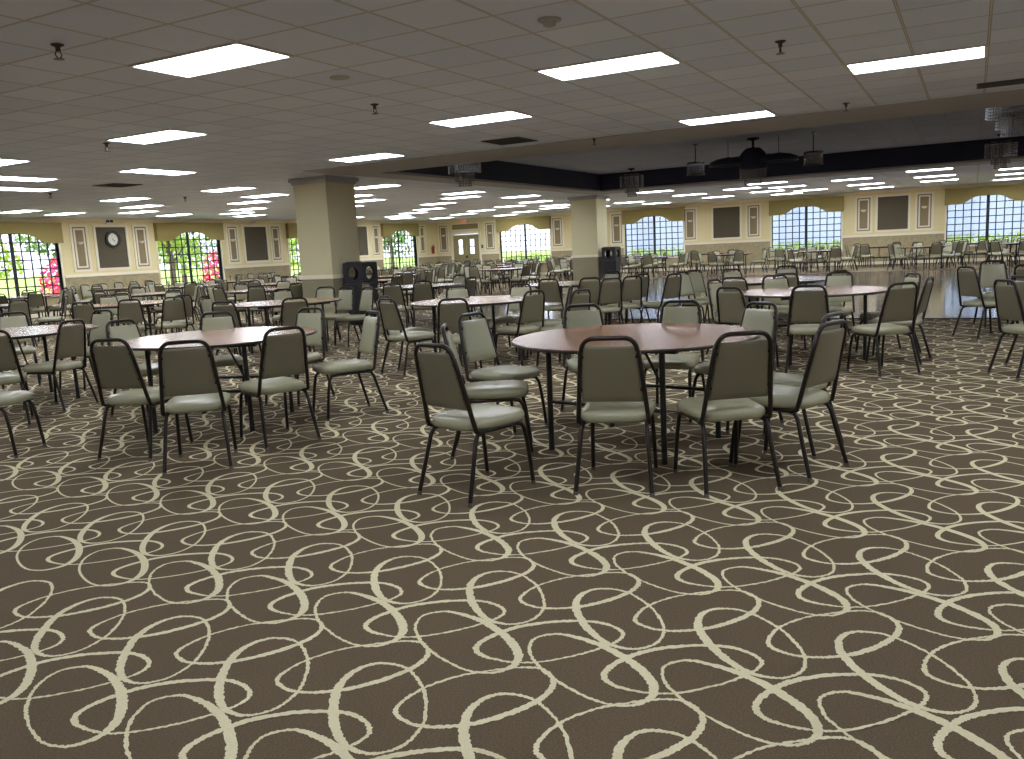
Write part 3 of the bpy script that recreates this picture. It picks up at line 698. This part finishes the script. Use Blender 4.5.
TABLES = {  # centre, label tail
    'A': ((5.47, 2.04), 'the nearest table right of centre'),
    'B': ((5.2, 5.76), 'the front left table'),
    'C': ((5.4, 9.1), 'the front table at the left edge'),
    'U': ((9.95, 1.6), 'the table before the dance floor'),
    'N': ((9.27, 5.57), 'the middle table behind the nearest one'),
    'H': ((9.5, 9.05), 'the table before the left column bin'),
    'D': ((9.85, 12.9), 'the second row table left of centre'),
    'G': ((9.45, 17.2), 'the second row table at the left edge'),
    'Z': ((10.05, -1.9), 'the table past the right edge'),
    'X': ((13.1, -1.35), 'the right edge table on the dance floor side'),
    'V': ((12.6, 2.55), 'the third row table right of centre'),
    'O': ((13.1, 5.9), 'the third row table at the centre'),
    'M': ((13.55, 9.4), 'the third row table right of the left column'),
    'I': ((13.6, 13.6), 'the third row table left of the left column'),
    'E': ((13.05, 16.75), 'the third row table below the clock panels'),
    'F': ((13.2, 21.6), 'the third row table by the near left window')}
FAR = []
rown = ['fourth', 'fifth', 'sixth', 'seventh', 'eighth', 'ninth', 'tenth']
for r, x in enumerate((17.0, 20.2, 23.4, 26.6, 29.8, 33.0, 36.2)):
    ys = (13.2, 16.4, 19.6, 22.8) if r % 2 == 0 else (14.8, 18.0, 21.3)
    for k, y in enumerate(sorted(ys, reverse=True)):
        FAR.append(('f%d%d' % (r, k), (x + random.uniform(-.12, .12), y + random.uniform(-.15, .15)), 'the %s row table %s from the left' % (rown[r], order_words(k))))
for k, y in enumerate((11.2, 8.1, 4.9, 1.5, -1.6)):
    FAR.append(('w%d' % k, (32.5 + random.uniform(-.1, .1), y), 'the table beyond the dance floor %s from left' % order_words(k)))
for k, y in enumerate((9.9, 6.5, 3.2, -.1, -3.3)):
    FAR.append(('x%d' % k, (35.9, y), 'the far wall table %s from left' % order_words(k)))
for k, c, l in FAR: TABLES[k] = (c, l)

tb_ = make_table(); first = True; trot = {}
for k, (c, l) in TABLES.items():
    rz = math.atan2(c[1], c[0]) + random.uniform(-.5, .5)
    if k == 'A': rz = math.radians(-9)
    if k == 'B': rz = math.radians(20)
    trot[k] = rz
    lab = 'round reddish laminate banquet table, ' + l.replace('the ', '', 1)
    if first: tb_.location = (*c, 0); tb_.rotation_euler = (0, 0, rz); tb_['label'] = lab; first = False
    else: dup(tb_, (*c, 0), rz, lab)

# hoop tops seen in the photograph, by table; 'f' entries give the feet instead
SEEN = {
    'A': [('P', 4.11, 2.53, -15), ('S', 444, 324, 0), ('S', 471, 312.5, 0), ('S', 582, 303.7, 0), ('S', 681, 299.6, 0), ('S', 761.8, 301.5, 0),
          ('R', 573.3, 495.7, 654, 498.2, 0), ('R', 704.8, 497.6, 785.5, 492.5, -8), ('R', 811.7, 482.4, 851.3, 466.6, -4), ('P', 5.66, 1.03, 75)],
    'B': [('R', 98.8, 461.8, 147.6, 461.8, 0), ('R', 162.5, 476, 233, 470.5, 0), ('R', 263.4, 449.8, 325.7, 441.5, 0), ('R', 375.5, 405.5, 385, 412.5, 20), ('S', 216.4, 311.5, 0), ('S', 310.4, 307.3, 0), ('S', 120, 319.5, 0)],
    'C': [('P', 5.25, 8.2, 100), ('S', 12, 311.5, 0), ('S', 86, 311, 0), ('S', -27, 338, 0), ('P', 3.71, 6.70, -62), ('G', 75)],
    'N': [('S', 452, 298.2, 0), ('S', 388.8, 297, 0), ('S', 398, 295, 0), ('S', 538.3, 289.5, 0), ('S', 517.9, 283.6, 0), ('S', 457, 285.7, 0), ('S', 553, 285.6, 0), ('S', 567, 289, 0)],
    'H': [('S', 294.7, 297.5, 0), ('S', 218.8, 301.6, 0), ('S', 282, 288.3, 0), ('S', 327, 286.4, 0), ('S', 350, 286.4, 0), ('S', 362.5, 286.4, 0), ('G', 65)],
    'U': [('S', 809, 284.7, 0), ('R', 885.3, 379.4, 917, 374.5, 0), ('S', 913.6, 272.5, 0), ('S', 930.4, 276, 0), ('S', 839.7, 271.4, 0), ('S', 774.9, 274.5, 0), ('S', 728.7, 286.4, 0), ('S', 717, 279, 0)],
    'V': [('S', 784, 272, 0), ('S', 786.7, 265.3, 0), ('S', 694.5, 283.8, 0), ('S', 693, 270, 0), ('S', 685, 271, 0), ('S', 728.7, 268.6, 0), ('S', 838, 270, 0)],
    'O': [('S', 597.5, 277, 0), ('S', 645.6, 273.6, 0), ('S', 637, 277, 0), ('S', 661.4, 274, 0), ('S', 604, 271.6, 0), ('S', 552, 278.3, 0), ('S', 676, 277, 0)],
    'D': [('S', 179, 295, 0), ('S', 193.8, 298.3, 0), ('S', 174, 289.8, 0), ('S', 113.3, 291.9, 0), ('S', 81.7, 302.4, 0), ('S', 134.5, 309.5, 0), ('G', 20)],
    'G': [('S', 18, 298.5, 0), ('S', 39.5, 301, 0), ('S', 63, 302.5, 0), ('S', 66, 294.5, 0)],
    'M': [('S', 419, 281, 0), ('S', 410, 279, 0), ('S', 372, 287, 0), ('S', 463.9, 277, 0), ('G', -40), ('G', 60)],
    'X': [('R', 951.9, 335.8, 966.7, 342.8, 0), ('S', 992.8, 260, -48), ('G', 200), ('G', 150)],
    'Z': [('R', 995, 377.8, 1006.5, 371, 0), ('S', 1014, 276.4, 0)],
}
ch0 = make_chair(); chairs = []
def want(x, y, h, k): chairs.append([x, y, h, k])
for k, L in SEEN.items():
    cx, cy = TABLES[k][0]; view = math.atan2(cy, cx); own = []
    for it in L:
        if it[0] == 'P': own.append((it[1], it[2], math.radians(it[3]))); continue
        if it[0] == 'G':
            a = view + math.radians(it[1]); rr = 1.02; x, y = cx + rr * math.cos(a), cy + rr * math.sin(a); own.append((x, y, a + PI)); continue
        if it[0] == 'S': bx, by = spot(it[1], it[2], .905)
        else:
            p, q = spot(it[1], it[2], 0), spot(it[3], it[4], 0); bx, by = (p[0] + q[0]) / 2, (p[1] + q[1]) / 2
        h = math.atan2(cy - by, cx - bx) + math.radians(it[-1])
        # keep the seat clear of the table's middle and within reach
        dx, dy = bx - cx, by - cy; d = math.hypot(dx, dy); dn = min(max(d, 1.14), 1.85)
        bx, by = cx + dx / d * dn, cy + dy / d * dn
        own.append((bx + BACK * math.cos(h), by + BACK * math.sin(h), h))
    for x, y, h in own: want(x, y, h, k)
for k in ['I', 'E', 'F'] + [q[0] for q in FAR]:
    cx, cy = TABLES[k][0]; view = math.atan2(cy, cx); n = 9; off = random.uniform(0, PI / 4)
    for i in range(n):
        a = view + off + 2 * PI * i / n + random.uniform(-.12, .12); rr = random.uniform(.86, 1.2)
        x, y = cx + rr * math.cos(a), cy + rr * math.sin(a)
        if y > YW - .4 or x > XW - .45: continue
        if any(abs(x - px_) < .8 and abs(y - py_) < .82 for px_, py_ in ((13.8, 11.9), (26.95, 11.5))): continue
        if any(math.hypot(x - px_, y - py_) < .6 for px_, py_ in ((13.75, 10.97), (26.8, 10.7))): continue
        if any(math.hypot(x - q[0], y - q[1]) < (.64 if x > 15 else .58) for q in chairs): continue
        if any(k2 != k and math.hypot(x - t2[0][0], y - t2[0][1]) < 1.25 for k2, t2 in TABLES.items()): continue
        want(x, y, a + PI + random.uniform(-.2, .2), k)
WALLROW = []
for lo, hi, tail in ((17.0, 20.1, 'clock wall below the clock'), (23.5, 26.4, 'clock wall beside the left column')):
    for i in range(int((hi - lo) / .6)): WALLROW.append((lo + .3 + i * .6, YW - .42, -PI / 2 + random.uniform(-.08, .08), i, tail))
chairs = [c for c in chairs if not any(math.hypot(c[0] - w_[0], c[1] - w_[1]) < .6 for w_ in WALLROW)]
# nudge chairs that would stand inside one another, a table or a bin
BINS = ((13.75, 10.97), (26.8, 10.7))
for it in range(80):
    for i in range(len(chairs)):
        for j in range(i):
            a, c = chairs[i], chairs[j]; dx, dy = a[0] - c[0], a[1] - c[1]
            if abs(dx) > .6 or abs(dy) > .6: continue
            d = math.hypot(dx, dy) or 1e-3
            near_i = math.hypot(a[0], a[1]) < 7.5; near_j = math.hypot(c[0], c[1]) < 7.5
            lim = .5 if near_i or near_j else .58
            if d < lim:
                m = (lim - d) / 2 * .6
                wi, wj = (0.25, 1) if near_i and not near_j else (1, .25) if near_j and not near_i else (1, 1)
                a[0] += dx / d * m * wi; a[1] += dy / d * m * wi; c[0] -= dx / d * m * wj; c[1] -= dy / d * m * wj
    for c in chairs:
        for k, ((tx, ty), _) in TABLES.items():
            lim = .93 if k == c[3] else 1.22; dx, dy = c[0] - tx, c[1] - ty; d = math.hypot(dx, dy) or 1e-3
            if d < lim: c[0] += dx / d * (lim - d); c[1] += dy / d * (lim - d)
        for tx, ty in BINS:
            dx, dy = c[0] - tx, c[1] - ty; d = math.hypot(dx, dy) or 1e-3
            if d < .68: c[0] += dx / d * (.68 - d); c[1] += dy / d * (.68 - d)
SECT = ['far side of', 'far left of', 'left side of', 'near left of', 'near side of', 'near right of', 'right side of', 'far right of']
chairs.sort(key=lambda c: math.hypot(c[0], c[1]))
REST = chairs[300 - len(WALLROW):]; chairs = chairs[:300 - len(WALLROW)]
by = {}
for c in chairs: by.setdefault(c[3], []).append(c)
first = True; used = set()
for k, L in by.items():
    (cx, cy), desc = TABLES[k]; view = math.atan2(cy, cx); sec = {}
    for c in L:
        rel = (math.atan2(c[1] - cy, c[0] - cx) - view) % (2 * PI); c.append(rel); s = int((rel + PI / 8) // (PI / 4)) % 8; sec.setdefault(s, []).append(c)
    for s, cs in sec.items():
        cs.sort(key=lambda c: math.atan2(c[1], c[0]), reverse=True)
        for i, c in enumerate(cs):
            pre = '' if len(cs) == 1 else ('left of two, ', 'right of two, ')[i] if len(cs) == 2 else ('left of three, ', 'middle of three, ', 'right of three, ')[min(i, 2)]
            tail = pre + SECT[s] + ' ' + desc
            for head in ('olive vinyl banquet chair, ', 'olive vinyl chair, ', 'olive chair, '):
                lab = head + tail
                if len(lab.split()) <= 16: break
            if len(lab.split()) > 16: lab = lab.replace(' the ', ' ')
            grp = 'chairs around ' + desc
            if first: ch0.location = (c[0], c[1], 0); ch0.rotation_euler = (0, 0, c[2]); ch0['label'] = lab; ch0['group'] = grp; first = False
            else: dup(ch0, (c[0], c[1], 0), c[2], lab, grp)
if REST:
    mass = MB(); mats = ['vinyl', 'vinyl_shaded', 'frame', 'glide']; idx = {M[q].name: i for i, q in enumerate(mats)}
    src = [(k.data, [idx[m_.name] for m_ in k.data.materials]) for k in kids_of(ch0)]
    for x, y, h, *_ in REST:
        ca, sa = math.cos(h), math.sin(h)
        for me, mi in src:
            o_ = len(mass.v); mass.v += [(x + ca * p.co.x - sa * p.co.y, y + sa * p.co.x + ca * p.co.y, p.co.z) for p in me.vertices]
            for f_ in me.polygons: mass.f.append(tuple(o_ + q for q in f_.vertices)); mass.m.append(mi[f_.material_index]); mass.sm.append(f_.use_smooth)
    tag(mass.build('banquet_chairs', mats), 'mass of small olive chairs around the farthest tables by the far wall', 'chairs', kind='stuff')
print('rest', len(REST))
for x, y, h, i, tail in WALLROW:
    dup(ch0, (x, y, 0), h, 'olive vinyl chair against the %s, %s from the left' % (tail, ordinal(i)), 'chairs lined along the walls')
print('LONG', [o['label'] for o in bpy.data.objects if 'label' in o and len(o['label'].split()) > 16]); print('chairs', len(chairs) + len(WALLROW), 'tables', len(TABLES), 'lights', len(LIGHTS))

# ------------------------------------------------------------------ outdoors
b = MB(); b.box(-60, 300, -150, 300, -.45, -.3); tag(b.build('lawn', 'lawn'), 'bright green lawn outside the windows', 'lawn', kind='structure')
def leaves(b, cx, cy, cz, rx, rz, n, s):
    for _ in range(n):
        while True:
            x, y, z = (random.uniform(-1, 1) for _ in range(3))
            q = x * x + y * y + z * z
            if .25 < q < 1: break
        p = Vector((cx + x * rx, cy + y * rx, cz + z * rz)); a = Vector((random.gauss(0, 1), random.gauss(0, 1), random.gauss(0, 1))).normalized(); c = a.orthogonal().normalized(); d = a.cross(c)
        u = s * random.uniform(.6, 1.3); b.add([p - c * u * .5, p + d * u * .28, p + c * u * .6, p - d * u * .28], [(0, 1, 2, 3)])
def tree(x, y, h, r, m, label):
    e = empty('tree', (x, y, -.3)); tag(e, label, 'tree', 'trees outside the windows')
    b = MB(); b.tube([(0, 0, 0), (.05, .03, h * .3), (-.05, .08, h * .6), (.02, 0, h * .85)], [.16, .12, .08, .03], 8)
    for k in range(5): a = k * 1.3; b.tube([(0, .05, h * (.3 + .06 * k)), (r * .6 * math.cos(a), r * .6 * math.sin(a), h * (.5 + .08 * k))], [.06, .02], 6)
    b.build('trunk', 'bark', e)
    b = MB()
    for k in range(7): a = k * .9; leaves(b, r * .5 * math.cos(a), r * .5 * math.sin(a), h * (.38 + .08 * k), r * .6, h * .16, 330, .22)
    b.build('crown', m, e)
def bush(x, y, h, r, m, label):
    e = empty('flowering_bush' if m == 'pink' else 'bush', (x, y, -.3)); tag(e, label, 'bush', 'bushes outside the windows')
    b = MB()
    for k in range(6): a = k; b.tube([(0, 0, 0), (r * .5 * math.cos(a), r * .5 * math.sin(a), h * .7)], [.03, .012], 5)
    b.build('stems', 'bark', e)
    b = MB(); leaves(b, 0, 0, h * .5, r, h * .5, 700, .17)
    if m == 'pink': leaves(b, 0, 0, h * .55, r * .95, h * .5, 500, .16)
    b.build('foliage', m, e)
for a in [(17.2, 31, 5.5, 1.7, 'leaf', 'yellow green tree outside the near left window'), (21.6, 32, 6, 1.9, 'leaf2', 'green tree outside the near left window beside the yellow one'), (26.2, 31.5, 5.5, 1.7, 'leaf', 'yellow green tree outside the window right of the clock'),
          (33.2, 31.5, 5.5, 2, 'leaf', 'yellow green tree outside the window by the left column'), (42, 31, 6, 2, 'leaf2', 'green tree outside the far end window of the clock wall'), (31.5, 37, 6, 2.2, 'leaf2', 'green tree farther out behind the flowering bush')]: tree(*a)
for a in [(18.9, 27.9, 2.2, 1.1, 'pink', 'pink flowering bush outside the near left window'), (26.6, 28.4, 2.3, 1.2, 'pink', 'pink flowering bush outside the window right of the clock'), (35.6, 29.2, 1.9, .9, 'pink', 'small pink flowering bush outside the half hidden window')]: bush(*a)
M['hedge'] = mat('lime_hedge_leaf', (196, 214, 104), 0.7, noise=(2, .3))
for y, l in ((-.47, 'lime green hedge outside the window at the right end of the far wall'), (6.28, 'lime green hedge outside the window second from the right'), (13.03, 'lime green hedge outside the window beside the right column'), (19.8, 'lime green hedge outside the window nearest the double doors')):
    e = empty('hedge', (39.6, y, -.3)); tag(e, l, 'hedge', 'hedges outside the far wall')
    b = MB()
    for q in range(9): b.tube([(0, -1.6 + q * .4, 0), (.1, -1.55 + q * .4, .8)], .03, 5)
    b.build('stems', 'bark', e)
    b = MB()
    for q in range(9): leaves(b, 0, -1.6 + q * .4, .75, .42, random.uniform(.58, .72), 260, .13)
    b.build('foliage', 'hedge', e)
e = empty('exterior_building', (70, 8, -.3)); tag(e, 'long pale blue building across the lawn behind the far windows', 'building')
b = MB(); b.box(0, 12, -42, 22, 0, 5.2); b.build('walls', 'siding', e)
b = MB(); b.box(-.6, 12.6, -42.6, 22.6, 5.2, 5.5)
b.add([(-.6, -42.6, 5.5), (12.6, -42.6, 5.5), (12.6, 22.6, 5.5), (-.6, 22.6, 5.5), (6, -40, 8.5), (6, 20, 8.5)], [(0, 1, 4), (2, 3, 5), (0, 4, 5, 3), (1, 2, 5, 4)]); b.build('roof', 'roofing', e)
for k in range(10):
    b = MB(); y = -38 + k * 6; b.box(-.06, 0, y, y + 1.6, 1.2, 3.4); b.box(-.1, -.06, y - .1, y + 1.7, 1.1, 1.2); b.box(-.1, -.06, y - .1, y + 1.7, 3.4, 3.5); b.build('building_window', 'roofing', e)

# ------------------------------------------------------------------ daylight
w = bpy.data.worlds.new('sky'); bpy.context.scene.world = w; w.use_nodes = True; nt = w.node_tree
bg = nt.nodes['Background']; tc = nt.nodes.new('ShaderNodeTexCoord'); sx = nt.nodes.new('ShaderNodeSeparateXYZ'); rp = nt.nodes.new('ShaderNodeValToRGB')
nt.links.new(tc.outputs['Generated'], sx.inputs[0]); nt.links.new(sx.outputs['Z'], rp.inputs['Fac']); nt.links.new(rp.outputs['Color'], bg.inputs['Color'])
rp.color_ramp.elements[0].position = 0; rp.color_ramp.elements[0].color = (.82, .86, 1.0, 1); rp.color_ramp.elements[1].position = .5; rp.color_ramp.elements[1].color = (.7, .8, 1.0, 1)
bg.inputs['Strength'].default_value = 2.0
sd = bpy.data.lights.new('sun', 'SUN'); so = bpy.data.objects.new('sun', sd); C.objects.link(so)
sd.energy = 3.2; sd.angle = .02; sd.color = (1, .95, .86); so.rotation_euler = (math.radians(42), 0, math.radians(-70))

s = bpy.context.scene
s.view_settings.view_transform = 'Standard'; s.view_settings.look = 'None'; s.view_settings.gamma = 1; s.view_settings.use_curve_mapping = False
s.view_settings.exposure = 0.76
s.cycles.use_denoising = True; s.cycles.max_bounces = 10; s.cycles.diffuse_bounces = 6; s.cycles.transparent_max_bounces = 16; s.cycles.sample_clamp_indirect = 8
